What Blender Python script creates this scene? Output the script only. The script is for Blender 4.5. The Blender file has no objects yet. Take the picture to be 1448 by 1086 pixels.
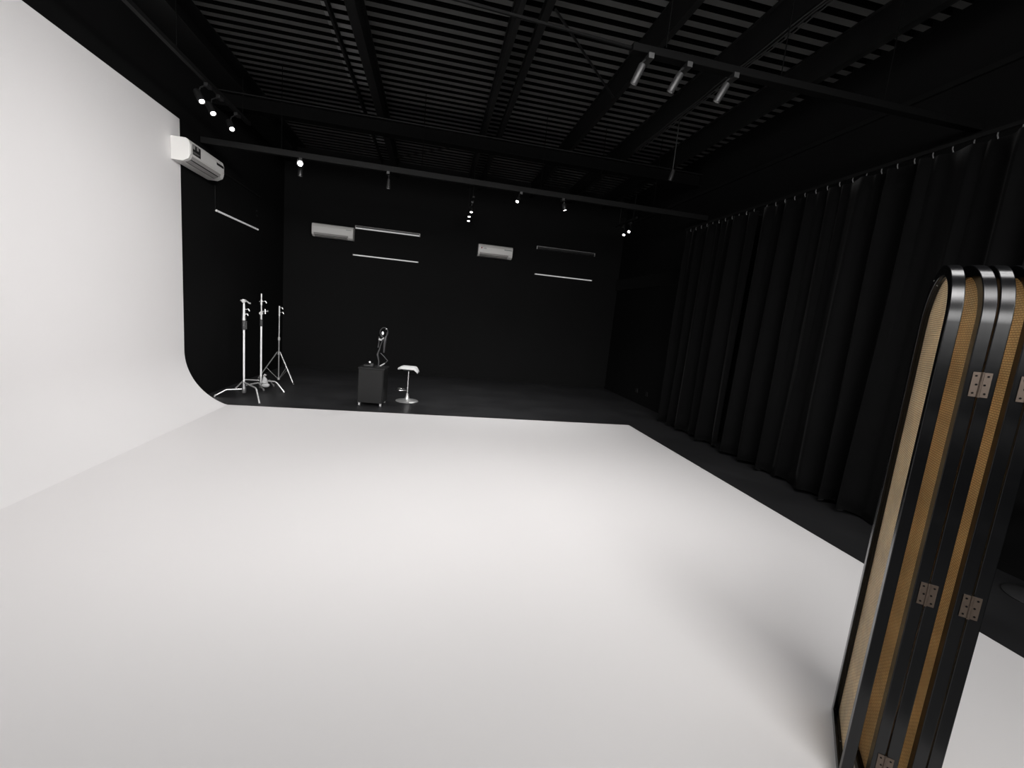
import bpy, bmesh, math, random
from mathutils import Vector, Matrix
random.seed(7)
C = bpy.context.scene.collection
PI = math.pi

# ------------------------------------------------------------------ materials
def mat(name, col, rough=.5, metal=0.0, spec=.5, var=0.0, vscale=3.0, bump=0.0, bscale=40.0, coat=0.0, emis=None, estr=0.0, rvar=0.0):
    m = bpy.data.materials.new(name); m.use_nodes = True
    nt = m.node_tree; b = nt.nodes['Principled BSDF']
    b.inputs['Base Color'].default_value = (*col, 1)
    b.inputs['Roughness'].default_value = rough
    b.inputs['Metallic'].default_value = metal
    b.inputs['Specular IOR Level'].default_value = spec
    b.inputs['Coat Weight'].default_value = coat
    if emis:
        b.inputs['Emission Color'].default_value = (*emis, 1)
        b.inputs['Emission Strength'].default_value = estr
    tc = nt.nodes.new('ShaderNodeTexCoord')
    if var or rvar:
        n = nt.nodes.new('ShaderNodeTexNoise'); n.inputs['Scale'].default_value = vscale; n.inputs['Detail'].default_value = 5
        nt.links.new(tc.outputs['Object'], n.inputs['Vector'])
        if var:
            r = nt.nodes.new('ShaderNodeMix'); r.data_type = 'RGBA'
            r.inputs[6].default_value = (*[c*(1-var) for c in col], 1)
            r.inputs[7].default_value = (*[min(1, c*(1+var)) for c in col], 1)
            nt.links.new(n.outputs['Fac'], r.inputs[0]); nt.links.new(r.outputs[2], b.inputs['Base Color'])
        if rvar:
            mr = nt.nodes.new('ShaderNodeMapRange')
            mr.inputs[1].default_value = .3; mr.inputs[2].default_value = .7
            mr.inputs[3].default_value = rough-rvar; mr.inputs[4].default_value = rough+rvar
            nt.links.new(n.outputs['Fac'], mr.inputs[0]); nt.links.new(mr.outputs[0], b.inputs['Roughness'])
    if bump:
        n2 = nt.nodes.new('ShaderNodeTexNoise'); n2.inputs['Scale'].default_value = bscale; n2.inputs['Detail'].default_value = 4
        bp = nt.nodes.new('ShaderNodeBump'); bp.inputs['Strength'].default_value = bump; bp.inputs['Distance'].default_value = .01
        nt.links.new(tc.outputs['Object'], n2.inputs['Vector']); nt.links.new(n2.outputs['Fac'], bp.inputs['Height'])
        nt.links.new(bp.outputs['Normal'], b.inputs['Normal'])
    return m

M = {}
M['white'] = mat('white_cove_paint', (.80, .783, .78), .55, spec=.35, var=.02, vscale=1.2, bump=.02, bscale=25)
M['whitefloor'] = mat('white_floor_paint', (.745, .728, .724), .5, spec=.35, var=.02, vscale=1.0, bump=.02, bscale=25)
M['blackwall'] = mat('black_wall_paint', (.0042, .0042, .0043), .75, spec=.12, var=.25, vscale=1.5, bump=.05, bscale=30)
M['blackfloor'] = mat('black_floor_paint', (.018, .018, .019), .46, spec=.35, var=.3, vscale=1.3, bump=.04, bscale=20, rvar=.08)
M['deck_shade'] = mat('black_recess_shade', (.0035, .0035, .0035), .9, spec=.03, var=.3)  # shade between the deck ribs, put into the colour
M['deck'] = mat('black_painted_steel_deck', (.072, .072, .070), .5, spec=.35, var=.4, vscale=2.0)
M['deck_light'] = mat('pale_rib_strip', (.16, .16, .16), .5, spec=.5, var=.3, vscale=3.0)
M['beam'] = mat('black_painted_beam', (.0065, .0065, .0065), .5, spec=.3, var=.4, vscale=4)
M['bar'] = mat('dark_grey_bar', (.006, .006, .006), .6, spec=.15, var=.3, vscale=4)
M['barblack'] = mat('matt_black_bar', (.003, .003, .003), .8, spec=.06, var=.2)
M['curtain'] = mat('black_stage_cloth', (.0036, .0036, .0037), .95, spec=.04, var=.2, vscale=8, bump=.2, bscale=120)
_c = M['curtain'].node_tree.nodes['Principled BSDF']; _c.inputs['Sheen Weight'].default_value = .05; _c.inputs['Sheen Roughness'].default_value = .35
M['spotbody'] = mat('dark_grey_lamp_metal', (.03, .03, .03), .45, metal=.2, var=.1)
M['blackplastic'] = mat('black_plastic', (.012, .012, .012), .4, var=.1)
M['acwhite'] = mat('white_appliance_plastic', (.66, .65, .63), .35, var=.03)
M['acslot'] = mat('grey_vane_plastic', (.30, .29, .28), .45, var=.05)
M['dark'] = mat('near_black', (.01, .01, .01), .5, var=.1)
M['red'] = mat('dark_red_print', (.25, .01, .02), .4, var=.05)
M['greygreen'] = mat('grey_green_print', (.12, .16, .15), .4, var=.05)
M['tube'] = mat('white_tube', (.90, .90, .90), .3, var=.01, emis=(1, 1, 1), estr=.16)
M['chrome'] = mat('chrome', (.78, .78, .78), .18, metal=1.0, rvar=.05)
M['steel'] = mat('satin_steel', (.70, .70, .69), .33, metal=.75, var=.08, vscale=20)
M['steel_dim'] = mat('dull_steel', (.33, .33, .33), .4, metal=.8, var=.08, vscale=20)
M['tubesteel'] = mat('bright_steel_tube', (.92, .92, .92), .42, metal=.35, var=.03)
M['rubber'] = mat('dark_rubber', (.035, .035, .035), .5, var=.1)
M['bag'] = mat('pale_grey_canvas', (.38, .38, .38), .8, var=.3, vscale=25)
M['cabinet'] = mat('dark_grey_laminate', (.008, .008, .008), .55, spec=.25, var=.1)
M['cabinet_side'] = mat('black_laminate', (.008, .008, .008), .5, spec=.2, var=.1)
M['arm'] = mat('black_arm_metal', (.06, .06, .062), .35, metal=.5, var=.15, vscale=20)
M['seatwhite'] = mat('white_leatherette', (.88, .88, .87), .4, var=.02)
M['caster'] = mat('grey_caster', (.42, .42, .42), .45, var=.1)
M['bronze'] = mat('aged_hinge_metal', (.10, .075, .058), .38, metal=.55, var=.25, vscale=60)
M['lens'] = mat('lit_lens', (.9, .9, .9), .4, emis=(1, .98, .95), estr=9.0, var=.01)
M['lensdim'] = mat('dim_lens', (.3, .3, .3), .3, var=.1)
M['glint'] = mat('hook_metal', (.45, .45, .45), .3, metal=.8, var=.1)
M['whiteborder'] = mat('white_edge_strip', (.85, .84, .83), .4, var=.01)

# lacquer with tiny paint chips
def lacquer():
    m = mat('black_gloss_lacquer', (.0022, .0023, .0026), .21, spec=.42, rvar=.06, vscale=5)
    nt = m.node_tree; b = nt.nodes['Principled BSDF']
    tc = nt.nodes.new('ShaderNodeTexCoord')
    v = nt.nodes.new('ShaderNodeTexVoronoi'); v.inputs['Scale'].default_value = 26
    n = nt.nodes.new('ShaderNodeTexNoise'); n.inputs['Scale'].default_value = 5.0; n.inputs['Detail'].default_value = 2
    d = nt.nodes.new('ShaderNodeTexNoise'); d.inputs['Scale'].default_value = 160
    nt.links.new(tc.outputs['Object'], v.inputs['Vector']); nt.links.new(tc.outputs['Object'], n.inputs['Vector']); nt.links.new(tc.outputs['Object'], d.inputs['Vector'])
    def mth(op, a, bb):
        k = nt.nodes.new('ShaderNodeMath'); k.operation = op
        for i, s in enumerate((a, bb)):
            if isinstance(s, (int, float)): k.inputs[i].default_value = s
            else: nt.links.new(s, k.inputs[i])
        return k.outputs[0]
    dist = mth('ADD', v.outputs['Distance'], mth('MULTIPLY', d.outputs['Fac'], .12))
    chip = mth('MULTIPLY', mth('LESS_THAN', dist, .135), mth('GREATER_THAN', n.outputs['Fac'], .54))
    mx = nt.nodes.new('ShaderNodeMix'); mx.data_type = 'RGBA'
    mx.inputs[6].default_value = (.0022, .0023, .0026, 1); mx.inputs[7].default_value = (.55, .55, .52, 1)
    nt.links.new(chip, mx.inputs[0]); nt.links.new(mx.outputs[2], b.inputs['Base Color'])
    return m
M['lacquer'] = lacquer()

# woven cane: fine diagonal twill drawn from the sheet's own coordinates
def cane():
    m = mat('woven_cane', (.8, .6, .35), .5, spec=.35)
    nt = m.node_tree; b = nt.nodes['Principled BSDF']
    tc = nt.nodes.new('ShaderNodeTexCoord'); mp = nt.nodes.new('ShaderNodeMapping')
    mp.inputs['Rotation'].default_value = (PI/2, 0, 0)
    nt.links.new(tc.outputs['Object'], mp.inputs['Vector'])
    br = nt.nodes.new('ShaderNodeTexBrick'); br.offset = .5
    br.inputs['Scale'].default_value = 1.0; br.inputs['Brick Width'].default_value = .018; br.inputs['Row Height'].default_value = .0075
    br.inputs['Mortar Size'].default_value = .0011; br.inputs['Mortar Smooth'].default_value = .5; br.inputs['Bias'].default_value = 0
    br.inputs['Color1'].default_value = (.97, .83, .57, 1); br.inputs['Color2'].default_value = (.92, .74, .47, 1); br.inputs['Mortar'].default_value = (.42, .28, .14, 1)
    nt.links.new(mp.outputs['Vector'], br.inputs['Vector'])
    n = nt.nodes.new('ShaderNodeTexNoise'); n.inputs['Scale'].default_value = 9
    nt.links.new(tc.outputs['Object'], n.inputs['Vector'])
    hs = nt.nodes.new('ShaderNodeHueSaturation'); mr = nt.nodes.new('ShaderNodeMapRange')
    mr.inputs[1].default_value = .3; mr.inputs[2].default_value = .7; mr.inputs[3].default_value = .88; mr.inputs[4].default_value = 1.12
    nt.links.new(n.outputs['Fac'], mr.inputs[0]); nt.links.new(mr.outputs[0], hs.inputs['Value']); nt.links.new(br.outputs['Color'], hs.inputs['Color'])
    nt.links.new(hs.outputs['Color'], b.inputs['Base Color'])
    bp = nt.nodes.new('ShaderNodeBump'); bp.invert = True; bp.inputs['Strength'].default_value = .5; bp.inputs['Distance'].default_value = .002
    nt.links.new(br.outputs['Fac'], bp.inputs['Height']); nt.links.new(bp.outputs['Normal'], b.inputs['Normal'])
    tr = nt.nodes.new('ShaderNodeBsdfTranslucent'); mxs = nt.nodes.new('ShaderNodeMixShader'); mxs.inputs[0].default_value = .42
    nt.links.new(hs.outputs['Color'], tr.inputs['Color']); out = nt.nodes['Material Output']
    nt.links.new(b.outputs[0], mxs.inputs[1]); nt.links.new(tr.outputs[0], mxs.inputs[2]); nt.links.new(mxs.outputs[0], out.inputs['Surface'])
    return m
M['cane'] = cane()

# ------------------------------------------------------------------ helpers
def box(bm, x0, x1, y0, y1, z0, z1, rot=None, bev=0):
    v = [bm.verts.new((x, y, z)) for x in (x0, x1) for y in (y0, y1) for z in (z0, z1)]
    fs = [(0,1,3,2),(4,6,7,5),(0,4,5,1),(2,3,7,6),(0,2,6,4),(1,5,7,3)]
    ff = [bm.faces.new([v[i] for i in f]) for f in fs]
    if bev:
        es = list({e for f in ff for e in f.edges})
        r = bmesh.ops.bevel(bm, geom=es, offset=bev, segments=2, affect='EDGES', profile=.6)
        v = list({q for f in r['faces'] for q in f.verts} | {q for q in v if q.is_valid})
    if rot is not None: bmesh.ops.transform(bm, matrix=rot, verts=[q for q in v if q.is_valid])
    return v
def tube(bm, pts, r, n=12, cap=True):
    pts = [Vector(p) for p in pts]; rs = r if isinstance(r, (list, tuple)) else [r]*len(pts)
    rings = []; prev = None
    for i, p in enumerate(pts):
        if i == 0: t = pts[1]-p
        elif i == len(pts)-1: t = p-pts[i-1]
        else: t = (pts[i+1]-p).normalized()+(p-pts[i-1]).normalized()
        t.normalize()
        if prev is None:
            a = Vector((0,0,1)) if abs(t.z) < .9 else Vector((1,0,0)); u = t.cross(a).normalized()
        else: u = (prev - t*prev.dot(t)).normalized()
        prev = u; w = t.cross(u)
        rings.append([bm.verts.new(p+(u*math.cos(2*PI*k/n)+w*math.sin(2*PI*k/n))*rs[i]) for k in range(n)])
    for a, b in zip(rings, rings[1:]):
        for k in range(n): bm.faces.new((a[k], a[(k+1)%n], b[(k+1)%n], b[k]))
    if cap: bm.faces.new(rings[0][::-1]); bm.faces.new(rings[-1])
def lathe(bm, prof, n=32, c=(0,0,0), cap=True):
    rings = []
    for r, z in prof:
        rings.append([bm.verts.new((c[0]+r*math.cos(2*PI*k/n), c[1]+r*math.sin(2*PI*k/n), c[2]+z)) for k in range(n)])
    for a, b in zip(rings, rings[1:]):
        for k in range(n): bm.faces.new((a[k], a[(k+1)%n], b[(k+1)%n], b[k]))
    if cap: bm.faces.new(rings[0][::-1]); bm.faces.new(rings[-1])
def ball(bm, c, r, s=(1,1,1)):
    g = bmesh.ops.create_uvsphere(bm, u_segments=20, v_segments=12, radius=r)
    for v in g['verts']: v.co = Vector((v.co.x*s[0], v.co.y*s[1], v.co.z*s[2]))+Vector(c)
def prism(bm, pts, axis, a, b):
    # extrude closed 2D outline; axis 0: pts=(y,z), axis 1: pts=(x,z), axis 2: pts=(x,y)
    def mk(p, t): return {0:(t,p[0],p[1]), 1:(p[0],t,p[1]), 2:(p[0],p[1],t)}[axis]
    A = [bm.verts.new(mk(p, a)) for p in pts]; B = [bm.verts.new(mk(p, b)) for p in pts]
    n = len(pts)
    for i in range(n): bm.faces.new((A[i], A[(i+1)%n], B[(i+1)%n], B[i]))
    bm.faces.new(A[::-1]); bm.faces.new(B)
def obj(name, bm, m, parent=None, smooth=False, loc=None, bevel=0):
    bmesh.ops.recalc_face_normals(bm, faces=bm.faces)
    me = bpy.data.meshes.new(name); bm.to_mesh(me); bm.free()
    me.materials.append(m if not isinstance(m, str) else M[m])
    o = bpy.data.objects.new(name, me); C.objects.link(o)
    if smooth:
        me.shade_smooth()
        try: me.set_sharp_from_angle(angle=math.radians(40))
        except Exception: pass
    if parent: o.parent = parent
    if loc: o.location = loc
    if bevel:
        md = o.modifiers.new('bevel', 'BEVEL'); md.width = bevel; md.segments = 2; md.limit_method = 'ANGLE'
    return o
def tag(o, label, cat, group=None):
    o['label'] = label; o['category'] = cat
    if group: o['group'] = group
    return o
def thing(name, label, cat, loc=(0,0,0), rotz=0, group=None):
    o = bpy.data.objects.new(name, None); C.objects.link(o)
    o.empty_display_size = .1; o.location = loc; o.rotation_euler = (0,0,rotz)
    return tag(o, label, cat, group)
def struct(name, bm, m, parent=None, smooth=False):
    o = obj(name, bm, m, parent, smooth)
    if not parent: o['kind'] = 'structure'
    return o
def copy_tree(root, label=None, loc=None, rotz=None):
    r = root.copy(); C.objects.link(r)
    if label: r['label'] = label
    if loc: r.location = loc
    if rotz is not None: r.rotation_euler = (0,0,rotz)
    for ch in list(root.children):
        c = ch.copy(); C.objects.link(c); c.parent = r
        for g in list(ch.children):
            d = g.copy(); C.objects.link(d); d.parent = c
    return r
def B(): return bmesh.new()

# ------------------------------------------------------------------ room (metres, camera at x=0, y=0)
XL, XR, YB, YF, ZC = -3.2, 4.4, 10.2, -5.0, 4.6
bm = B(); box(bm, XL-.15, XR+.15, YF-.15, YB+.15, -.12, 0); struct('floor', bm, 'blackfloor')
bm = B(); box(bm, XL-.15, XR+.15, YB, YB+.15, 0, ZC+.2); struct('wall_back', bm, 'blackwall')
bm = B(); box(bm, XL-.15, XL, YF, YB, 0, ZC+.2); struct('wall_left', bm, 'blackwall')
bm = B(); box(bm, XR, XR+.15, YF, YB, 0, ZC+.2); struct('wall_right', bm, 'blackwall')
bm = B(); box(bm, XL-.15, XR+.15, YF-.15, YF, 0, ZC+.2); struct('wall_front', bm, 'blackwall')
# corrugated roof deck, ribs running across the room
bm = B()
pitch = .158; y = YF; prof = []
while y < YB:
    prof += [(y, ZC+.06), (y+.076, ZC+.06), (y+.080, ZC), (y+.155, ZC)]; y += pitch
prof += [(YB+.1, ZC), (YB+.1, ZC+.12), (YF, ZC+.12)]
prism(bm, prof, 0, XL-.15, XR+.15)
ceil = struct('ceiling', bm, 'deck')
ceil.data.materials.append(M['deck_shade'])
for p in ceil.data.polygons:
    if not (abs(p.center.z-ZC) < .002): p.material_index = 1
# paler strips laid just on the rib faces between the first pair of joists
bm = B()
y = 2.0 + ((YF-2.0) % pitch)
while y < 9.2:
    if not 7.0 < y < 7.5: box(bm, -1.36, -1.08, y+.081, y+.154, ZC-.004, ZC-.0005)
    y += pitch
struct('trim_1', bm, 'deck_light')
# baseboards
bm = B(); box(bm, XL, XR, YB-.012, YB, .001, .07); struct('baseboard_back', bm, 'blackwall')
bm = B(); box(bm, XR-.012, XR, -1, YB-.012, .001, .07); struct('baseboard_right', bm, 'blackwall')
# boxed ledge on the right wall near the back corner, and a pilaster edge at the corner
bm = B(); box(bm, XR-.05, XR, 7.2, YB, 2.45, 2.70); struct('trim_2', bm, 'curtain')
bm = B(); box(bm, XR-.03, XR, -2, YB, 3.93, 3.98); struct('trim_3', bm, 'bar')

# ------------------------------------------------------------------ cyclorama (white painted cove)
cyc = thing('cyclorama', 'large white infinity cove, tall left wall curving into the white floor', 'backdrop', (0,0,0))
R_, cx, cz = .75, -2.44, .7126
a0 = math.atan2(-cz, -2.674-cx)
arc = []
for i in range(25):
    a = a0 + ( -PI - a0)*i/24 if a0 < 0 else 0
    arc.append((cx+R_*math.cos(a), max(.0045, cz+R_*math.sin(a))))
arc = [(x, z) for x, z in arc]
bm = B()
outline = arc + [(-3.19, 3.55), (-3.199, 3.55), (-3.199, .0045)]
prism(bm, outline, 1, .5, 6.36)
o = obj('curved_wall', bm, 'white', cyc, smooth=True)
bm = B(); box(bm, -2.68, 3.245, .5, 6.36, .0005, .004)
obj('floor_panel', bm, 'whitefloor', cyc)

# ------------------------------------------------------------------ steelwork
def beam_y(x0, x1, zb, h, label, y0=YF, y1=YB, m='beam', fl=.012):
    t = thing('steel_joist', label, 'joist', ((x0+x1)/2, y0, zb), group='steel joists under the roof deck')
    w = (x1-x0)/2; L = y1-y0
    bm = B(); box(bm, -w, w, 0, L, 0, fl); obj('lower_flange', bm, m, t)
    bm = B(); box(bm, -min(w*.25, .012), min(w*.25, .012), 0, L, fl, h-fl); obj('web', bm, m, t)
    bm = B(); box(bm, -w, w, 0, L, h-fl, h-.001); obj('upper_flange', bm, m, t)
    return t
beam_y(-3.17, -2.78, 4.29, .31, 'wide black box joist running along the top of the left wall', m='beam')
beam_y(-1.29, -1.26, 4.52, .08, 'narrow black joist left of the light-ribbed strip of roof', m='bar')
beam_y(-1.00, -.90, 4.29, .31, 'broad black joist right of the light-ribbed strip of roof', m='bar')
beam_y(.575, .625, 4.29, .31, 'black joist left of the scratched one near the middle of the roof', m='beam')
beam_y(.80, .87, 4.29, .10, 'scratched dark grey joist just right of the roof middle', m='bar')
beam_y(1.98, 2.04, 4.29, .31, 'black joist above the three hanging grey spotlights', m='bar')
beam_y(2.88, 2.96, 4.29, .31, 'black joist carrying a bundle of cables right of the hanging spotlights', m='beam')
beam_y(3.75, 3.83, 4.29, .31, 'black joist nearest the curtained right wall', m='beam')
t = thing('steel_girder', 'black steel girder crossing the roof in front of the back wall', 'girder', (0, 7.3, 4.09))
bm = B(); box(bm, XL-.01, XR+.01, -.09, .09, 0, .016); obj('lower_flange', bm, 'barblack', t)
bm = B(); box(bm, XL, XR, -.01, .01, .016, .188); obj('web', bm, 'barblack', t)
bm = B(); box(bm, XL, XR, -.09, .09, .188, .1995); obj('upper_flange', bm, 'beam', t)
# cable bundle on the joist x=2.92
t = thing('cable_bundle', 'thin dark cables clipped under the joist right of the hanging spotlights', 'cable', (2.92, 3.0, 4.277))
for k, dx in enumerate((-.035, 0, .035)):
    bm = B()
    pts = [(dx+.006*math.sin(j*1.7+k), j*.25, -.008-.004*abs(math.sin(j*.9+k))) for j in range(16)]
    tube(bm, pts, .006, 8); obj('cable', bm, 'spotbody', t, smooth=True)
# diagonal tie rods
def rod(a, b, r, label):
    bm = B(); d = Vector(b)-Vector(a); tube(bm, [(0,0,0), d], r, 8)
    o = obj('tie_rod', bm, 'beam', smooth=True, loc=a); tag(o, label, 'rod', 'diagonal tie rods'); return o
rod((-.88, 8.9, 4.281), (.55, 7.45, 4.281), .012, 'black diagonal tie rod beyond the girder between the roof-middle joists')
rod((.89, 4.2, 4.281), (1.96, 5.4, 4.281), .012, 'black diagonal tie rod above the nearer lighting bar')

bm = B(); tube(bm, [(0,0,0), (-2.6, -.12, .02)], .011, 8)
tag(obj('tie_rod', bm, 'barblack', smooth=True, loc=(1.24, 3.17, 3.49)), 'thin rod running left from the near lighting bar at the top of the view', 'rod', 'diagonal tie rods')
# lighting bars
def bar_x(x0, x1, y, z, label, m='bar', hh=.04):
    t = thing('lighting_bar', label, 'bar', (0, y, z), group='lighting bars across the studio')
    bm = B(); box(bm, x0, x1, -.035, .035, -.04, 2*hh-.04, bev=.006); obj('rail', bm, m, t)
    for x in [q for q in (-2.2, -.3, 1.5, 2.45, 3.4) if x0 < q < x1]:
        bm = B(); tube(bm, [(x, 0, .04), (x, 0, ZC-z+.02)], .004, 8); obj('hanger_rod', bm, 'barblack', t, smooth=True)
    return t
bar_x(-3.19, 4.39, 6.87, 3.49, 'far dark grey lighting bar crossing the room before the back wall')
bar_x(1.24, 4.39, 3.17, 3.50, 'near black lighting bar from which three grey spotlights hang', 'barblack', .026)
t = thing('lighting_track', 'black lighting track along the left wall carrying three lit spots', 'track', (-2.62, 0, 3.80), group='lighting tracks running front to back')
bm = B(); box(bm, -.022, .022, 1.0, 6.9, -.02, .02); obj('rail', bm, 'bar', t)
for y in (1.6, 3.4, 5.2, 6.7):
    bm = B(); tube(bm, [(0, y, .02), (0, y, .49)], .004, 8); obj('hanger_rod', bm, 'barblack', t, smooth=True)
def short_track(x, y0, y1, z, label, top):
    t = thing('lighting_track', label, 'track', (x, y0, z), group='lighting tracks running front to back')
    bm = B(); box(bm, -.018, .018, 0, y1-y0, -.015, .015); obj('rail', bm, 'beam', t)
    for y in (.15, y1-y0-.15):
        bm = B(); tube(bm, [(0, y, .015), (0, y, top-z)], .004, 8); obj('hanger_rod', bm, 'beam', t, smooth=True)
short_track(.59, 8.35, 9.75, 3.66, 'short black track of three lit spots near the middle of the back wall', 4.29)
short_track(3.70, 8.1, 9.05, 3.66, 'short black track of two lit spots near the back right corner', 4.6)

# ------------------------------------------------------------------ spotlights
def spot(face, d, top, label, group, lit=True, L=.15, r=.034, body='blackplastic', cone=False):
    """face = centre of lens, d = direction it shines, top = point on bar it hangs from"""
    d = Vector(d).normalized(); f = Vector(face); back = f-d*L; tp = Vector(top)
    t = thing('spotlight', label, 'spotlight', top, group=group)
    q = d.to_track_quat('Z', 'Y').to_matrix().to_4x4()
    mt = Matrix.Translation(back-tp) @ q
    bm = B()
    if cone: lathe(bm, [(r*.45, 0), (r*.6, .01), (r, L*.95), (r*.93, L*.95), (r*.9, L*.8)], 20)
    else: lathe(bm, [(r*.85, 0), (r, .008), (r, L-.004), (r*.97, L), (r*.88, L), (r*.86, L-.012)], 24)
    bmesh.ops.transform(bm, matrix=mt, verts=bm.verts); obj('lamp_body', bm, body, t, smooth=True)
    bm = B(); lathe(bm, [(r*.72, L-.011), (r*.72, L-.004)], 20)
    bmesh.ops.transform(bm, matrix=mt, verts=bm.verts); obj('lens', bm, 'lens' if lit else 'lensdim', t)
    mid = back + d*L*.35 - tp
    bm = B(); kn = Vector((mid.x*.8, mid.y*.8, min(-.05, mid.z*.45)))
    tube(bm, [(0,0,-.03), kn*.5, kn, mid], .007, 8); obj('bracket', bm, 'blackplastic', t, smooth=True)
    bm = B(); box(bm, -.02, .02, -.05, .05, -.035, 0); obj('adapter', bm, 'blackplastic', t)
    return t
g1 = 'lit spots on the left wall track'
spot((-2.635, 5.70, 3.555), (.50, -.30, -.78), (-2.62, 5.80, 3.78), 'lit black spotlight, nearest of three on the left wall track', g1, r=.036)
spot((-2.635, 5.95, 3.535), (.50, -.30, -.78), (-2.62, 6.08, 3.78), 'lit black spotlight, middle one of three on the left wall track', g1, r=.036)
spot((-2.635, 6.43, 3.550), (.45, -.45, -.75), (-2.62, 6.54, 3.78), 'lit black spotlight, farthest of three on the left wall track', g1, r=.036)
g2 = 'spots under the far lighting bar'
spot((-1.932, 6.78, 3.365), (.12, -1, -.12), (-1.94, 6.87, 3.45), 'round bright spotlight on the far bar facing the camera', g2, L=.09, r=.044)
spot((-1.975, 6.95, 3.235), (.0, -.05, -1), (-1.985, 6.95, 3.45), 'unlit black spotlight pointing down behind the round bright one', g2, lit=False, L=.12, r=.032)
spot((-.757, 6.87, 3.22), (0, 0, -1), (-.766, 6.87, 3.45), 'unlit grey conical spotlight hanging straight down from the far bar', g2, lit=False, L=.14, r=.030, cone=True, body='spotbody')
spot((1.148, 6.84, 3.30), (-.35, -.45, -.75), (1.20, 6.87, 3.45), 'small lit spotlight on the far bar tilted down to the left', g2, L=.09, r=.030)
spot((1.925, 6.87, 3.285), (.28, -.05, -.95), (1.87, 6.87, 3.45), 'small lit spotlight on the far bar tilted down to the right', g2, L=.10, r=.034)
g3 = 'unlit spots under the near lighting bar'
for x0, x1, lab in ((1.294, 1.336, 'unlit grey cylinder spotlight, leftmost of three hanging from the near bar'),
                    (1.583, 1.634, 'unlit grey cylinder spotlight, middle of three hanging from the near bar'),
                    (1.961, 2.011, 'unlit grey cylinder spotlight, rightmost of three hanging from the near bar')):
    spot((x0, 3.19, 3.272), (x0-x1, .03, -.125), (x1+.04, 3.17, 3.46), lab, g3, lit=False, L=.135, r=.026, body='spotbody')
g4 = 'lit spots near the middle of the back wall'
for (x, y), lab in (((.587, 8.65), 'lit spot on the back wall track, uppermost of the column of three'), ((.582, 9.07), 'lit spot on the back wall track, second of the column of three'), ((.60, 9.48), 'lit spot on the back wall track, lowest of the column of three')):
    spot((x, y, 3.45), (0, -.25, -1), (.59, y, 3.645), lab, g4, L=.12, r=.036)
g5 = 'lit spots near the back right corner'
spot((3.765, 8.755, 3.45), (-.35, -.5, -.9), (3.74, 8.80, 3.645), 'lit spot near the back right corner, the left one of the pair', g5, L=.12, r=.036)
spot((3.715, 8.417, 3.45), (-.55, -.5, -.7), (3.74, 8.46, 3.645), 'lit spot near the back right corner, the right one of the pair', g5, L=.12, r=.036)
spot((3.05, 5.78, 3.60), (-.2, .05, -1), (3.05, 5.77, 4.60), 'unlit grey spotlight hanging alone on a long stem by the curtain rail', 'unlit spots', lit=False, L=.13, r=.026, body='spotbody')

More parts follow.
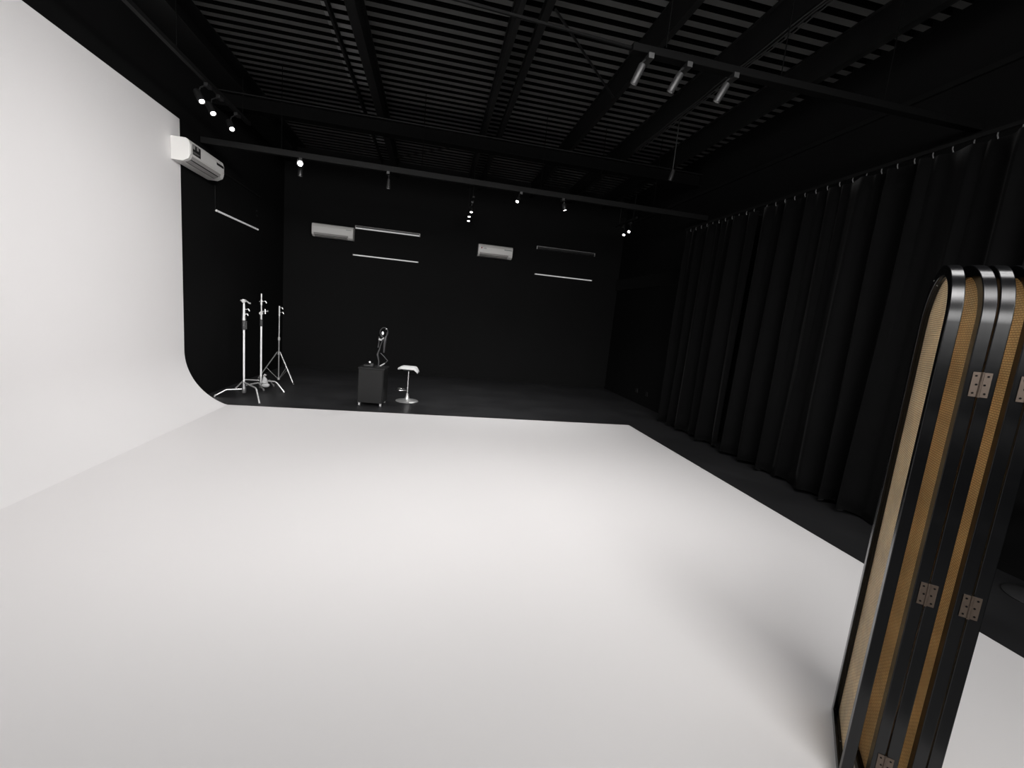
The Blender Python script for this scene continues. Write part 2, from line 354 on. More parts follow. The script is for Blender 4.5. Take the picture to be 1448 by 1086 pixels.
# ------------------------------------------------------------------ air conditioners
def aircon(name_label, loc, rotz, w, kind):
    # local frame: x along width, -y = front (away from wall), z up from bottom
    t = thing('air_conditioner', name_label, 'air conditioner', loc, rotz, 'wall air conditioners')
    h, d = .265, .205
    prof = [(0, 0), (0, h), (-d*.80, h), (-d*.95, h-.02), (-d, h-.06), (-d, .075), (-d*.93, .035), (-d*.62, 0)]
    bm = B(); prism(bm, prof, 0, 0, w); obj('casing', bm, 'acwhite', t, bevel=.006)
    # front cover
    bm = B(); prism(bm, [(-d-.001, .085), (-d-.006, .09), (-d-.006, h-.065), (-d-.001, h-.06)], 0, .01, w-.01); obj('front_cover', bm, 'acwhite', t)
    # outlet on lower slope: dark slot + vane
    def slope(u, off):   # u 0 (front) .. 1 (rear) along lower slope
        a = Vector((-d*.93, .035)); b = Vector((-d*.62, 0)); p = a.lerp(b, u); n = Vector((-(b-a).y, (b-a).x)).normalized()
        if n.y > 0: n = -n
        return (p + n*off)
    for (u0, u1, m, nm, off) in ((-.02, .95, 'dark', 'air_outlet', .0012), (.16, .80, 'acslot', 'vane', .006)):
        p0, p1 = slope(u0, 0), slope(u1, 0); q0, q1 = slope(u0, off), slope(u1, off)
        bm = B(); prism(bm, [tuple(p0), tuple(p1), tuple(q1), tuple(q0)], 0, w*.06, w*.86); obj(nm, bm, m, t)
    # narrow front lip under the cover
    bm = B(); prism(bm, [(-d-.0005, .074), (-d*.935, .036), (-d*.945-.004, .034), (-d-.005, .072)], 0, w*.05, w*.88)
    obj('front_vane', bm, 'acslot', t)
    if kind == 'sticker':
        bm = B(); box(bm, w*.06, w*.27, -d-.0085, -d-.0062, .10, .215); s = obj('energy_sticker', bm, 'dark', t)
        bm = B()
        box(bm, w*.065, w*.12, -d-.0095, -d-.0086, .165, .21); box(bm, w*.17, w*.215, -d-.0095, -d-.0086, .17, .21)
        box(bm, w*.075, w*.25, -d-.0095, -d-.0086, .128, .133); box(bm, w*.075, w*.22, -d-.0095, -d-.0086, .115, .119)
        obj('print', bm, 'acslot', s)
        bm = B(); box(bm, w*.75, w*.97, -d-.0085, -d-.0062, .165, .195); obj('display_strip', bm, 'dark', t)
    if kind == 'grey':
        bm = B()
        for k in range(6): box(bm, w*(.83+.02*k), w*(.83+.02*k+.013), -d-.0075, -d-.0062, .186, .198)
        obj('emblem', bm, 'greygreen', t)
    if kind == 'red':
        bm = B(); tube(bm, [(w*.095, -d-.0062, .175), (w*.095, -d-.0085, .175)], .017, 20); obj('round_emblem', bm, 'red', t)
        cu = bpy.data.curves.new('emblem_text', 'FONT'); cu.body = 'LG'; cu.size = .052; cu.extrude = .0008
        to = bpy.data.objects.new('emblem_text_src', cu); C.objects.link(to)
        bpy.context.view_layer.update()
        me = bpy.data.meshes.new_from_object(to.evaluated_get(bpy.context.evaluated_depsgraph_get()))
        bpy.data.objects.remove(to); me.materials.clear(); me.materials.append(M['dark'])
        e = bpy.data.objects.new('emblem_lettering', me); C.objects.link(e); e.parent = t
        e.location = (w*.15, -d-.0075, .158); e.rotation_euler = (PI/2, 0, 0)
        bm = B(); box(bm, w*.75, w*.97, -d-.0082, -d-.0062, .175, .19); obj('feature_strip', bm, 'greygreen', t)
    return t
# left wall unit: width runs along y, front faces +x
ac = aircon('white air conditioner with a dark sticker at the end of the white cove wall', (-3.188, 6.15, 3.028), PI/2, .87, 'sticker')
aircon('white air conditioner on the back wall left of the two tube lights', (-2.60, YB, 2.845), 0, .825, 'grey')
aircon('white air conditioner with a red round mark, in the middle of the back wall', (.90, YB, 2.852), 0, .785, 'red')
# pipe trunking leaving the left wall unit toward the back
bm = B(); tube(bm, [(0,0,0), (0, .4, -.002), (0, 1.9, -.01)], .014, 8)
tag(obj('refrigerant_pipe', bm, 'bar', smooth=True, loc=(-3.185, 7.02, 3.26)), 'thin black pipe along the left wall behind the air conditioner', 'pipe')

# ------------------------------------------------------------------ wall tubes
def tube_light(loc, L, label, rotz=0, kind='tube'):
    t = thing('tube_light', label, 'tube light', loc, rotz, 'slim tube lights on the walls')
    if kind == 'tube':
        bm = B(); tube(bm, [(0, -.035, 0), (L, -.035, 0)], .014, 14); obj('tube', bm, 'tube', t, smooth=True)
        bm = B(); box(bm, 0, L, -.022, .001, -.008, .008); obj('backing_channel', bm, 'blackplastic', t)
        for x in (0, L):
            bm = B(); tube(bm, [(x-.008, -.035, 0), (x+.008, -.035, 0)], .0165, 14); obj('end_cap', bm, 'acwhite', t, smooth=True)
    else:
        # open batten with a thin pale outline
        bm = B(); box(bm, 0, L, -.03, 0, -.035, .035); obj('housing', bm, 'blackplastic', t)
        bm = B()
        box(bm, -.004, L+.004, -.036, -.0305, .030, .037); 
        box(bm, -.004, .012, -.036, -.0305, -.037, .029); box(bm, L-.012, L+.004, -.036, -.0305, -.037, .029)
        obj('frame', bm, 'caster' if kind == 'dark' else 'acslot', t)
        bm = B(); tube(bm, [(.014, -.045, -.018), (L-.014, -.045, -.018)], .0135, 12); obj('tube', bm, 'tube' if kind == 'pale' else 'blackplastic', t, smooth=True)
    return t
tube_light((-1.765, YB, 3.148), 1.37, 'upper batten light on the back wall right of the left air conditioner', kind='pale')
tube_light((-1.785, YB, 2.565), 1.38, 'lower white tube light on the back wall under the left batten')
tube_light((2.275, YB, 3.215), 1.43, 'dark upper batten light with pale outline near the right end of the back wall', kind='dark')
tube_light((2.29, YB, 2.61), 1.41, 'lower white tube light near the right end of the back wall')
tube_light((XL, 7.22, 2.665), 1.50, 'white tube light on the black left wall behind the white cove', rotz=PI/2)
bm = B(); tube(bm, [(0,0,0), (0,0,.33)], .004, 8)
tag(obj('power_cable', bm, 'bar', smooth=True, loc=(-3.19, 7.23, 2.69)), 'thin dark cable rising from the tube light on the left wall', 'cable')
# two small wall sensors high on the left wall
for y, z, lab in ((8.75, 2.98, 'tiny dark sensor on the left wall, the upper of two'), (8.75, 2.90, 'tiny dark sensor on the left wall, the lower of two')):
    bm = B(); tube(bm, [(0,0,0), (.02,0,0)], .018, 14)
    tag(obj('wall_sensor', bm, 'bar', smooth=True, loc=(XL, y, z)), lab, 'sensor', 'sensors on the left wall')
# sockets right wall
for y, lab in ((8.47, 'black wall socket on the right wall, farther of two'), (8.03, 'black wall socket on the right wall, nearer to the curtain')):
    t = thing('wall_socket', lab, 'socket', (XR, y, .265), group='sockets on the right wall')
    bm = B(); box(bm, -.012, 0, -.045, .045, -.045, .045, bev=.003); obj('cover_plate', bm, 'dark', t)
    bm = B(); tube(bm, [(-.013, 0, 0), (-.0115, 0, 0)], .022, 16); obj('socket_face', bm, 'blackplastic', t)

# ------------------------------------------------------------------ curtains
def curtain(y0, y1, seed, label, group):
    rnd = random.Random(seed)
    t = thing('curtain', label, 'curtain', (4.0, y0, 0), group=group)
    n = int((y1-y0)/.015); zs = [.03+.15*k for k in range(22)]; zs[-1] = 3.2
    nf = (y1-y0)/.29
    ph = []; a = 0
    # irregular fold phase
    for i in range(n+1):
        u = i/n; a_ = 2*PI*nf*(u + .012*math.sin(2*PI*u*3.1+seed) + .007*math.sin(2*PI*u*7.3+2*seed))
        ph.append(a_)
    bm = B(); rows = []
    for k, z in enumerate(zs):
        v = z/3.2; row = []
        for i in range(n+1):
            u = i/n; p = ph[i]
            big = .105*(1-v)**.7+.045
            amp = big*(.75+.35*math.sin(2*PI*u*2.3+seed*1.3))
            x = -amp*(math.sin(p)*.75+.25*math.sin(p*.5+seed)) + .018*v*math.sin(2*p+.6) + .006*math.sin(3.3*p+v*3)
            yy = u*(y1-y0) + .03*(1-v)*math.cos(p*1.0+.4) + .02*math.sin(p*.37+3*v)*(1-v)
            zz = z
            if k == 0: zz = .012+.02*(1+math.sin(p+.8))
            row.append(bm.verts.new((x, yy, zz)))
        rows.append(row)
    for r0, r1 in zip(rows, rows[1:]):
        for i in range(n): bm.faces.new((r0[i], r0[i+1], r1[i+1], r1[i]))
    o = obj('cloth', bm, 'curtain', t, smooth=True)
    md = o.modifiers.new('thickness', 'SOLIDIFY'); md.thickness = .004
    nh = int((y1-y0)/.135)
    for i in range(nh):
        bm = B(); yy = (i+.5)*(y1-y0)/nh
        tube(bm, [(0, yy, 3.19), (-.006, yy+.006, 3.215), (0, yy+.01, 3.236)], .0045, 6)
        obj('hook', bm, 'glint', t, smooth=True)
    return t
curtain(5.16, 6.72, 3, 'black floor-length curtain with tight folds at the far end of the rail', 'black curtains on the right')
curtain(2.25, 5.08, 11, 'long black floor-length curtain with broad folds behind the folding screen', 'black curtains on the right')
t = thing('curtain_rail', 'thin black ceiling-hung rail carrying the black curtains', 'rail', (4.0, 2.2, 3.25))
bm = B(); box(bm, -.015, .015, 0, 4.6, -.012, .018); obj('rail', bm, 'bar', t)
for y in (.3, 1.8, 3.3, 4.4):
    bm = B(); box(bm, .012, .4, y-.012, y+.012, 0, .012); obj('bracket', bm, 'beam', t)

# ------------------------------------------------------------------ C-stands
def handle(bm, p, s=1, dirx=1):
    p = Vector(p)
    tube(bm, [p, p+Vector((.035*s*dirx, -.01, .003))], .006, 8)
    tube(bm, [p+Vector((.033*s*dirx, -.01, .012)), p+Vector((.05*s*dirx, -.012, .004)), p+Vector((.062*s*dirx, -.012, -.022))], [.007, .009, .006], 8)
def cstand(loc, legs, H, label, kind):
    t = thing('light_stand', label, 'light stand', (loc[0]+.012, loc[1], loc[2]), group='steel light stands by the left wall')
    bm = B(); tube(bm, [(0,0,.10), (0,0,H-.42 if kind == 1 else H-.50)], .0135, 16); obj('pole', bm, 'tubesteel', t, smooth=True)
    bm = B(); lathe(bm, [(.022, .04), (.030, .05), (.030, .12), (.024, .14), (.024, .21), (.019, .23)], 20); obj('hub', bm, 'steel_dim', t, smooth=True)
    for (fx, fy, z) in legs:
        L = math.hypot(fx, fy); ux, uy = fx/L, fy/L; e = L-.13 if L > .3 else L*.6
        bm = B(); tube(bm, [(ux*.02, uy*.02, z), (ux*(e-.02), uy*(e-.02), z), (ux*(e+.015), uy*(e+.015), z-.02), (ux*(L-.004), uy*(L-.004), .012)], .0115, 12)
        l = obj('leg', bm, 'steel', t, smooth=True)
        bm = B(); tube(bm, [(ux*(L-.02), uy*(L-.02), .035), (ux*L, uy*L, .001)], .014, 10); obj('foot_cap', bm, 'steel', l, smooth=True)
    zt = H
    if kind == 1:
        bm = B(); lathe(bm, [(.024, H-.43), (.026, H-.42), (.024, H-.29), (.02, H-.285)], 18); box(bm, .022, .040, -.012, .012, H-.42, H-.30); obj('grip_sleeve', bm, 'rubber', t, smooth=True)
        bm = B(); tube(bm, [(0,0,H-.29), (0,0,H-.16), (0,0,H-.07), (0,0,H-.045)], [.026, .021, .018, .013], 16); obj('upper_tube', bm, 'steel', t, smooth=True)
        bm = B(); handle(bm, (.018, 0, H-.13)); handle(bm, (.018, 0, H-.20), .7); obj('locking_levers', bm, 'steel', t, smooth=True)
        bm = B(); tube(bm, [(0, -.02, H-.01), (0, .03, H-.01)], .026, 20); tube(bm, [(-.045, 0, H-.008), (-.02, 0, H-.004)], [.012, .014], 10)
        tube(bm, [(0,0,H-.05), (0,0,H-.02)], [.012, .02], 12); obj('grip_head', bm, 'steel', t, smooth=True)
        bm = B(); tube(bm, [(.02, 0, H-.004), (.05, -.008, H-.018), (.072, -.012, H-.035), (.095, -.012, H-.036)], [.009, .011, .012, .013], 10); obj('grip_lever', bm, 'steel', t, smooth=True)
    else:
        bm = B(); lathe(bm, [(.019, H-.51), (.021, H-.50), (.021, H-.41), (.018, H-.40)], 18); obj('grip_sleeve', bm, 'rubber', t, smooth=True)
        bm = B(); tube(bm, [(0,0,H-.40), (0,0,H-.29)], .017, 14); tube(bm, [(0,0,H-.29), (0,0,H-.18)], .011, 14); tube(bm, [(0,0,H-.18), (0,0,H-.10)], .018, 14); tube(bm, [(0,0,H-.10), (0,0,H)], .012, 14)
        obj('upper_tube', bm, 'steel', t, smooth=True)
        bm = B(); handle(bm, (.016, 0, H-.12)); tube(bm, [(-.03,0,H-.125), (-.015,0,H-.125)], .007, 8)
        obj('locking_levers', bm, 'steel', t, smooth=True)
        bm = B(); tube(bm, [(.01,0,H-.275), (.095,0,H-.265)], .008, 8); tube(bm, [(.055,-.004,H-.235), (.058,-.004,H-.31)], [.009, .011], 8)
        tube(bm, [(.0,-.016,H-.305), (.0,.016,H-.305)], .027, 18); tube(bm, [(-.033,0,H-.305), (-.02,0,H-.305)], .009, 8); tube(bm, [(.085,0,H-.265), (.100,0,H-.264)], .012, 8)
        obj('grip_head', bm, 'steel', t, smooth=True)
    return t
cstand((-2.74, 7.02, 0), [(-.32, -.19, .10), (.385, -.47, .20), (.12, .45, .15)], 1.425, 'steel C-stand with a grip head on top, nearest the white cove', 1)
cstand((-2.665, 7.47, 0), [(-.37, -.02, .165), (.365, -.05, .165), (.06, .40, .13)], 1.545, 'tallest steel stand, with a cross-shaped grip clamp, between the other two', 2)
# tripod stand
t = thing('light_stand', 'slender steel tripod stand with crossed braces, farthest right of the three', 'light stand', (-2.65, 8.28, 0), group='steel light stands by the left wall')
H = 1.36
bm = B(); tube(bm, [(0,0,.05), (0,0,.80)], .0125, 12); obj('pole', bm, 'steel_dim', t, smooth=True)
bm = B(); tube(bm, [(0,0,.78), (0,0,H-.15)], .010, 12); obj('upper_tube', bm, 'steel', t, smooth=True)
bm = B(); tube(bm, [(0,0,H-.17), (0,0,H)], .015, 12); obj('socket', bm, 'steel', t, smooth=True)
bm = B(); tube(bm, [(0,0,.76), (0,0,.81)], .022, 14); obj('collar', bm, 'steel', t, smooth=True)
bm = B(); tube(bm, [(0,0,.50), (0,0,.56)], .028, 14); obj('leg_collar', bm, 'steel_dim', t, smooth=True)
bm = B(); tube(bm, [(0,0,.05), (0,0,.085)], .024, 14); obj('brace_collar', bm, 'steel', t, smooth=True)
bm = B(); handle(bm, (.012,0,H-.03), .8); handle(bm, (.012,0,H-.11)); obj('locking_levers', bm, 'steel', t, smooth=True)
for fx, fy in ((.30, -.16), (-.39, .10), (.10, .42)):
    L = math.hypot(fx, fy); u = (fx/L, fy/L)
    bm = B(); tube(bm, [(u[0]*.028, u[1]*.028, .55), (fx, fy, .004)], .0095, 10); l = obj('leg', bm, 'steel', t, smooth=True)
    bm = B(); tube(bm, [(fx*.94, fy*.94, .038), (fx, fy, .001)], .013, 10); obj('foot_cap', bm, 'rubber', l, smooth=True)
    bm = B(); tube(bm, [(u[0]*.02, u[1]*.02, .07), (fx*.56, fy*.56, .245)], .006, 8); obj('brace', bm, 'steel_dim', t, smooth=True)
# sandbag on second stand's leg
t = thing('sandbag', 'small pale grey sandbag slung on the leg of the tallest stand', 'sandbag', (-2.56, 7.40, 0))
bm = B(); ball(bm, (0,0,.105), .06, (1.0,.75,.62)); obj('lower_pouch', bm, 'bag', t, smooth=True)
bm = B(); tube(bm, [(-.015,0,.145), (-.012,.0,.20), (-.02,0,.245)], [.05,.035,.014], 16); obj('upper_pouch', bm, 'bag', t, smooth=True)
bm = B(); tube(bm, [(-.03,0,.25), (-.012,0,.275), (.012,0,.265)], [.012,.016,.012], 10); obj('carry_loop', bm, 'bag', t, smooth=True)

# ------------------------------------------------------------------ rolling cabinet
t = thing('rolling_cabinet', 'small dark grey cabinet on casters standing just beyond the white floor', 'cabinet', (-1.045, 6.73, 0), math.radians(-5))
w, d = .372, .37
bm = B(); box(bm, 0, w, 0.012, d, .055, .575, bev=.003); obj('carcass', bm, 'cabinet_side', t)
bm = B(); box(bm, .004, w-.012, -.004, .012, .06, .572, bev=.002); obj('door', bm, 'cabinet', t)
bm = B(); box(bm, -.004, w+.012, -.012, d+.01, .576, .600, bev=.003); obj('top_panel', bm, 'cabinet', t)
for x, y in ((.025, .03), (w-.03, .03), (.025, d-.04), (w-.03, d-.04)):
    bm = B(); tube(bm, [(x-.012, y, .026), (x+.012, y, .026)], .026, 18); c = obj('caster', bm, 'caster', t, smooth=True)
    bm = B(); box(bm, x-.018, x+.018, y-.015, y+.015, .048, .058); obj('caster_plate', bm, 'caster', c)
# articulated arm with ring head standing on the cabinet
t = thing('articulated_arm', 'black jointed tabletop arm with a ring-shaped lamp head, standing on the dark cabinet', 'lamp', (-.80, 6.86, .6005))
s = 1/88.0
def P(X, Y, dy=0):   # offsets measured in the arm's own upright plane, metres
    return ((X-500)/13.57*s-.315, dy, .585-(Y-200)/13.57*s+.045)
bm = B(); lathe(bm, [(.075, 0), (.078, .006), (.07, .014), (.03, .018)], 28); bmesh.ops.translate(bm, verts=bm.verts, vec=(.05, .0, 0)); obj('base', bm, 'blackplastic', t, smooth=True)
ox = -.0
def q(X, Y, dy=0):
    return ((X-480)/13.57/88.0+.02, dy, (940-Y)/13.57/88.0+.012)
bm = B(); tube(bm, [q(488,940), q(490,850), q(462,720), q(495,610), q(500,580)], [.013,.011,.017,.012,.010], 10); obj('lower_arm', bm, 'arm', t, smooth=True)
bm = B(); tube(bm, [q(515,690,-.01), q(575,745,-.01), q(645,825,-.01)], .0065, 8); tube(bm, [q(645,825,-.01), q(598,875,-.012)], .006, 8); obj('elbow_link', bm, 'arm', t, smooth=True)
bm = B(); tube(bm, [q(598,875,-.014), q(512,936,-.016)], .010, 10); obj('foot_bar', bm, 'caster', t, smooth=True)
bm = B(); tube(bm, [q(475,395,-.01), q(478,500,-.01), q(467,595,-.01)], [.011,.008,.010], 10); obj('front_arm', bm, 'arm', t, smooth=True)
bm = B(); ball(bm, q(487,440,-.02), .016); ball(bm, q(512,452,-.02), .013); tube(bm, [q(510,450), q(560,410)], .01, 8); obj('clamp', bm, 'caster', t, smooth=True)
bm = B(); tube(bm, [q(602,365), q(585,430), q(575,530), q(572,680)], [.010,.024,.019,.012], 12); obj('rear_arm', bm, 'arm', t, smooth=True)
bm = B()
cpt = Vector(q(558,310)); pts = [(cpt.x+.057*math.cos(a), 0, cpt.z+.072*math.sin(a)) for a in [2*PI*k/28-1.0 for k in range(26)]]
tube(bm, pts, .006, 8); obj('ring', bm, 'arm', t, smooth=True)
bm = B(); ball(bm, q(537,325,-.01), .02, (.85,.6,1.3)); obj('lamp_bulb', bm, 'tube', t, smooth=True)
bm = B(); ball(bm, q(597,245,-.005), .010); obj('ring_clip', bm, 'caster', t, smooth=True)
bm = B(); tube(bm, [q(500,580), q(530,480), q(575,400)], .008, 8); tube(bm, [q(602,365), q(615,300)], .007, 8); tube(bm, [q(540,345), q(515,400)], .006, 8); obj('upper_link', bm, 'arm', t, smooth=True)
# desk device with knob
t = thing('desk_controller', 'low black desk device with a round pale knob on the dark cabinet', 'device', (-.905, 6.87, .6005))
bm = B(); box(bm, -.085, .055, -.03, .12, 0, .022, bev=.004); obj('housing', bm, 'blackplastic', t)
bm = B(); tube(bm, [(.0,0,.022), (.0,0,.055)], .006, 8); box(bm, .012, .055, -.01, .01, .022, .052); obj('stem', bm, 'spotbody', t)
bm = B(); ball(bm, (0,0,.066), .0155); obj('knob', bm, 'tube', t, smooth=True)

# ------------------------------------------------------------------ bar stools
def stool(loc, rotz, label, H, pad, base_m='chrome', fr=.19, br=.185):
    t = thing('bar_stool', label, 'stool', loc, rotz, None)
    bm = B(); lathe(bm, [(br, 0), (br+.003, .006), (br-.005, .013), (.10, .024), (.045, .040), (.032, .07), (.024, .11), (.024, .13)], 40); obj('base', bm, 'steel' if base_m == 'chrome' else base_m, t, smooth=True)
    bm = B(); tube(bm, [(0,0,.12), (0,0,.25)], .019, 18); obj('outer_column', bm, base_m, t, smooth=True)
    bm = B(); tube(bm, [(0,0,.24), (0,0,H-.08)], .014, 16); obj('piston', bm, base_m, t, smooth=True)
    bm = B(); pts = [(0,-.02,fr)]+[(-.11-.085*math.sin(a), -.095*math.cos(a), fr+.0) for a in [PI*k/12 for k in range(13)]]+[(0,.02,fr)]
    tube(bm, pts, .008, 10); obj('footrest', bm, base_m, t, smooth=True)
    bm = B(); tube(bm, [(-.005,0,H-.075), (-.07,-.03,H-.078)], .005, 8); tube(bm, [(-.06,-.026,H-.078), (-.08,-.034,H-.082)], .008, 8); obj('height_lever', bm, base_m, t, smooth=True)
    bm = B(); lathe(bm, [(.05, H-.085), (.11, H-.06), (.12, H-.052)], 24); obj('seat_shell', bm, 'blackplastic', t, smooth=True)
    # saddle seat: curls down at both sides
    bm = B(); N = 22; K = 10; top = []; bot = []
    for i in range(N+1):
        u = -1+2*i/N; rt = []; rb = []
        for k in range(K+1):
            v = -1+2*k/K
            wv = math.sqrt(max(0, 1-abs(u)**5))
            x = .165*u; y = .15*v*max(wv, .55)
            z = H-.035 + .006*(1-v*v) - (.10*max(0, u-.62)**1.3*2.2 if u > 0 else .035*max(0, -u-.6)**1.2*2)
            rt.append(bm.verts.new((x, y, z+.022*(1-.5*abs(v)**4)*(1-.5*abs(u)**6)))); rb.append(bm.verts.new((x*.97, y*.95, z-.012)))
        top.append(rt); bot.append(rb)
    for i in range(N):
        for k in range(K):
            bm.faces.new((top[i][k], top[i+1][k], top[i+1][k+1], top[i][k+1])); bm.faces.new((bot[i][k], bot[i][k+1], bot[i+1][k+1], bot[i+1][k]))
        for k in (0, K): bm.faces.new((top[i][k], bot[i][k], bot[i+1][k], top[i+1][k]))
    for i in (0, N):
        for k in range(K): bm.faces.new((top[i][k], top[i][k+1], bot[i][k+1], bot[i][k]))
    o = obj('seat', bm, pad, t, smooth=True)
    return t
stool((-.335, 7.28, 0), math.radians(-8), 'white saddle-seat bar stool with a chrome base beside the dark cabinet', .60, 'seatwhite')
stool((4.17, 1.93, 0), math.radians(25), 'dark bar stool at the right edge beyond the folding screen, only its base showing', .66, 'dark', base_m='arm', fr=.34, br=.20)

# ------------------------------------------------------------------ folding screen
PW, PT, PH, ST = .39, .032, 1.86, .034
scr = thing('folding_screen', 'folded screen of five black lacquered arched panels with woven cane infill', 'folding screen', (1.72, 1.12, 0))
def arch(inset):
    # closed outline in (u, z): bottom square, semicircular top
    r = PW/2-inset; b = inset*.95; zc = PH-PW/2
    pts = [(inset, b), (PW-inset, b)]
    for k in range(33):
        a = PI*k/32; pts.append((PW/2+r*math.cos(a), zc+r*math.sin(a)))
    return pts
def panel(far, ang, idx):
    """far = far-left corner on floor, ang = heading of the panel (from far to near). local x = far->near, local -y.. left face"""
    ux, uy = -math.cos(ang), -math.sin(ang)
    o_pts, i_pts = arch(0), arch(ST); n = len(o_pts)
    bm = B()
    # frame ring ; y=0 left face, y=PT right face (left of travel direction is outside)
    V = {}
    for nm, pts, yy in (('ol', o_pts, 0), ('il', i_pts, 0), ('or', o_pts, PT), ('ir', i_pts, PT)):
        V[nm] = [bm.verts.new((p[0], yy, p[1])) for p in pts]
    for i in range(n):
        j = (i+1) % n
        bm.faces.new((V['ol'][i], V['ol'][j], V['il'][j], V['il'][i])); bm.faces.new((V['or'][i], V['or'][j], V['ir'][j], V['ir'][i]))
        bm.faces.new((V['ol'][i], V['ol'][j], V['or'][j], V['or'][i])); bm.faces.new((V['il'][i], V['il'][j], V['ir'][j], V['ir'][i]))
    f = obj('screen_panel', bm, 'lacquer', scr, smooth=True, bevel=.0022)
    f.location = (far[0]-1.72, far[1]-1.12, .0); f.rotation_euler = (0, 0, math.atan2(uy, ux))
    bm = B(); pin = arch(ST-.003)
    A = [bm.verts.new((p[0], PT*.62, p[1])) for p in pin]; bm.faces.new(A)
    c = obj('cane_infill', bm, 'cane', f)
        # thin moulding step around the opening
    bm = B(); a1, a2 = arch(ST-.0005), arch(ST+.004); Z0, Z1 = PT*.30, PT*.58
    V = {}
    for nm, pts, yy in (('a', a1, Z0), ('b', a2, Z0), ('c', a2, Z1), ('d', a1, Z1)): V[nm] = [bm.verts.new((p[0], yy, p[1])) for p in pts]
    for i in range(n):
        j = (i+1) % n
        for p, q_ in (('a','b'), ('b','c'), ('c','d')): bm.faces.new((V[p][i], V[p][j], V[q_][j], V[q_][i]))
    obj('inner_moulding', bm, 'lacquer', f, smooth=True)
    return f
scr.location = (1.719, 1.121, .0)
scr.rotation_mode = 'AXIS_ANGLE'; scr.rotation_axis_angle = (math.radians(.5), -.66, -.75, 0)
# orientation check: local +y must point to the right of the panel (away from camera-left)
AA, AB = math.radians(45.6), math.radians(51.1)
def adv(p, ang, L=PW): return (p[0]-math.cos(ang)*L, p[1]-math.sin(ang)*L)
def rgt(p, ang, t=PT): return (p[0]+math.sin(ang)*t, p[1]-math.cos(ang)*t)
pA = (1.817, 1.337)
pB = rgt(pA, AA, PT+.003)
nB = adv(pB, AB)                       # near-left of B
nC = rgt(nB, AB, PT+.003)              # near-left of C
AC_ = math.radians(46.2)
pC = (nC[0]+math.cos(AC_)*PW, nC[1]+math.sin(AC_)*PW)
pD = rgt(pC, AC_, PT+.003)
AD = math.radians(50.6)
nD = adv(pD, AD)
nE = rgt(nD, AD, PT+.003)
AE = math.radians(47.0)
pE = (nE[0]+math.cos(AE)*PW, nE[1]+math.sin(AE)*PW)
panels = [panel(pA, AA, 0), panel(pB, AB, 1), panel(pC, AC_, 2), panel(pD, AD, 3), panel(pE, AE, 4)]
# hinges on the near edges between panels 2-3 and 4-5
def hinge(p, ang, z):
    # p: seam point, ang heading; leaf plane faces the heading direction
    h = bpy.data.objects.new('hinge', None)
    bm = B()
    for s in (-1, 1):
        x0, x1 = (s*.003, s*.021) if s > 0 else (-.021, -.003)
        box(bm, x0, x1, -.0024, 0, -.037, .037)
    tube(bm, [(0, -.003, -.038), (0, -.003, .038)], .0038, 12)
    o = obj('hinge', bm, 'bronze', scr, smooth=True)
    bm = B()
    for s in (-1, 1):
        for zz, xx in ((-.026, .013), (0, .009), (.026, .013)):
            bm = B(); tube(bm, [(s*xx, -.0022, zz), (s*xx, -.0034, zz)], .0028, 10)
            obj('screw', bm, 'barblack', o, smooth=True)
    bpy.data.objects.remove(h)
    o.location = (p[0]-1.72, p[1]-1.12, z)
    # local -y points along travel (towards camera side)
    o.rotation_euler = (0, 0, math.atan2(-math.sin(ang), -math.cos(ang))+PI/2)
for (nn, ang) in ((nB, AB), (nD, AD)):
    sm = rgt(nn, ang, PT+.0015)
    sm = adv(sm, ang, .001)
    for z in (1.485, .80, .155): hinge(sm, (ang+AA)/2+.02, z)

# ------------------------------------------------------------------ lights
def area(name, loc, target, sx, sy, power, col=(1,1,1), spread=180):
    l = bpy.data.lights.new(name, 'AREA'); l.shape = 'RECTANGLE'; l.size = sx; l.size_y = sy; l.energy = power; l.color = col
    l.spread = math.radians(spread)
    o = bpy.data.objects.new(name, l); C.objects.link(o); o.location = loc
    o.rotation_euler = (Vector(target)-Vector(loc)).to_track_quat('-Z', 'Y').to_euler(); return o
area('window_light', (0, -4.8, 3.45), (0, 3, 1.3), 6.0, 2.2, 520, (1, .99, .985))
area('overhead_far', (0, 0, 4.3), (.2, 6, .3), 5.0, 2.0, 108, (1, .985, .98), 72)  # unseen area lamp added overhead, power fitted to the floor brightness
area('right_fill_far', (0, .2, 4.3), (2.7, 5.2, 0), 2.0, 1.0, 10, (1, .985, .98), 50)  # unseen fill added to lift the far right floor
area('right_fill_near', (.3, .2, 4.3), (2.2, 3.2, 0), 2.0, 1.0, 19, (1, .985, .98), 80)  # unseen fill added to lift the near right floor
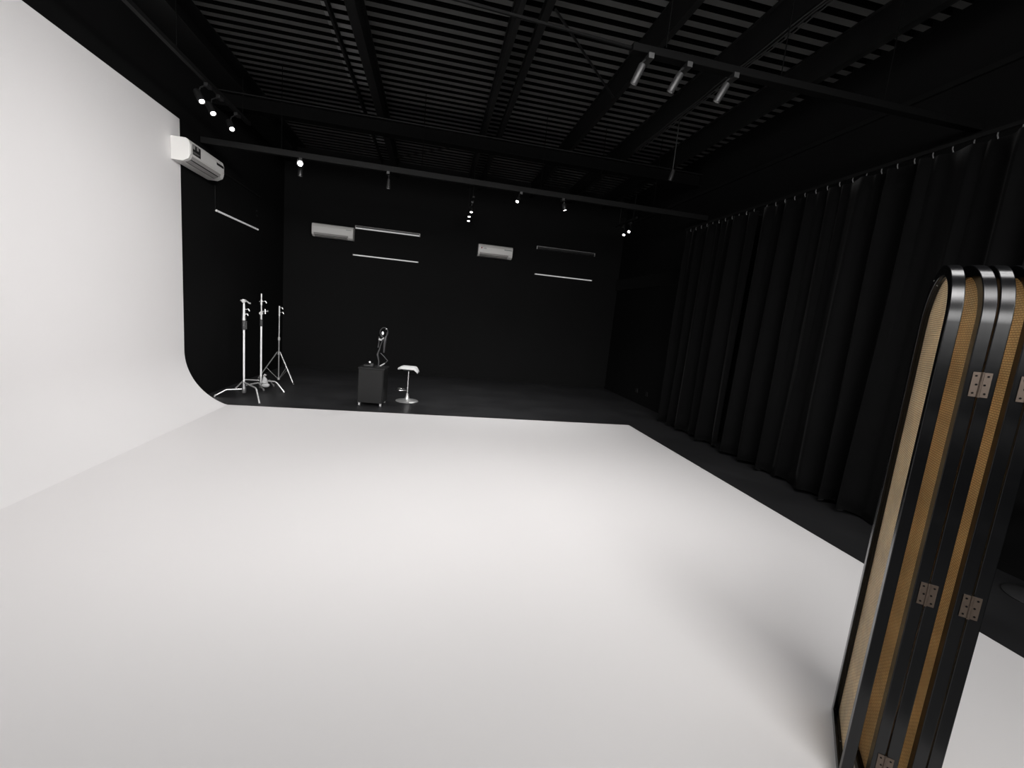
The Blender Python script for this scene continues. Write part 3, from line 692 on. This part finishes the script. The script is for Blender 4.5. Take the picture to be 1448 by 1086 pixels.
area('wall_fill_far', (1.5, 0, 4.2), (-3.2, 6.3, 2.3), 2.0, 1.0, 36, (1, .985, .98), 50)  # unseen fill added to brighten the far part of the left wall
area('softbox_over_screen', (2.7, 1.7, 4.35), (1.8, 1.3, 0), 1.4, .8, 14, (1, .985, .985), 120)
area('wall_fill_near', (2.0, -.9, 3.0), (-3.1, 4.2, 1.0), 1.6, 1.0, 22, (1, .985, .985), 60)  # unseen fill added to brighten the cove and near left wall

for x, y, z, tx, ty in ((-1.932, 6.76, 3.36, -1.6, 7.9), (1.148, 6.82, 3.27, .9, 7.8), (1.925, 6.87, 3.25, 2.3, 7.8), (.587, 8.6, 3.42, -.6, 7.6)):
    l = bpy.data.lights.new('spot_beam', 'SPOT'); l.energy = 100; l.spot_size = math.radians(100); l.spot_blend = 1; l.shadow_soft_size = .04
    o = bpy.data.objects.new('spot_beam', l); C.objects.link(o); o.location = (x, y, z)
    o.rotation_euler = (Vector((tx, ty, 0))-Vector((x, y, z))).to_track_quat('-Z', 'Y').to_euler()

w = bpy.data.worlds.new('studio_dark'); bpy.context.scene.world = w; w.use_nodes = True
w.node_tree.nodes['Background'].inputs[0].default_value = (.5, .5, .52, 1); w.node_tree.nodes['Background'].inputs[1].default_value = .02

# ------------------------------------------------------------------ camera
cam = bpy.data.cameras.new('camera'); co = bpy.data.objects.new('camera', cam); C.objects.link(co)
f_px, yaw, pit, rol = 608.47, .193806, .152605, .0963648
cy, sy, cp, sp = math.cos(yaw), math.sin(yaw), math.cos(pit), math.sin(pit)
F = Vector((sy*cp, cy*cp, -sp)); Rt = Vector((cy, -sy, 0)); U = Rt.cross(F)
c_, s_ = math.cos(rol), math.sin(rol)
R2 = Rt*c_+U*s_; U2 = -Rt*s_+U*c_
mtx = Matrix((R2, U2, -F)).transposed().to_4x4(); mtx.translation = Vector((0, 0, 1.55))
co.matrix_world = mtx
cam.sensor_width = 36; cam.sensor_fit = 'HORIZONTAL'; cam.lens = f_px*36/1448; cam.clip_start = .05
sc = bpy.context.scene; sc.camera = co
sc.view_settings.view_transform = 'Standard'; sc.view_settings.look = 'None'; sc.view_settings.exposure = 0
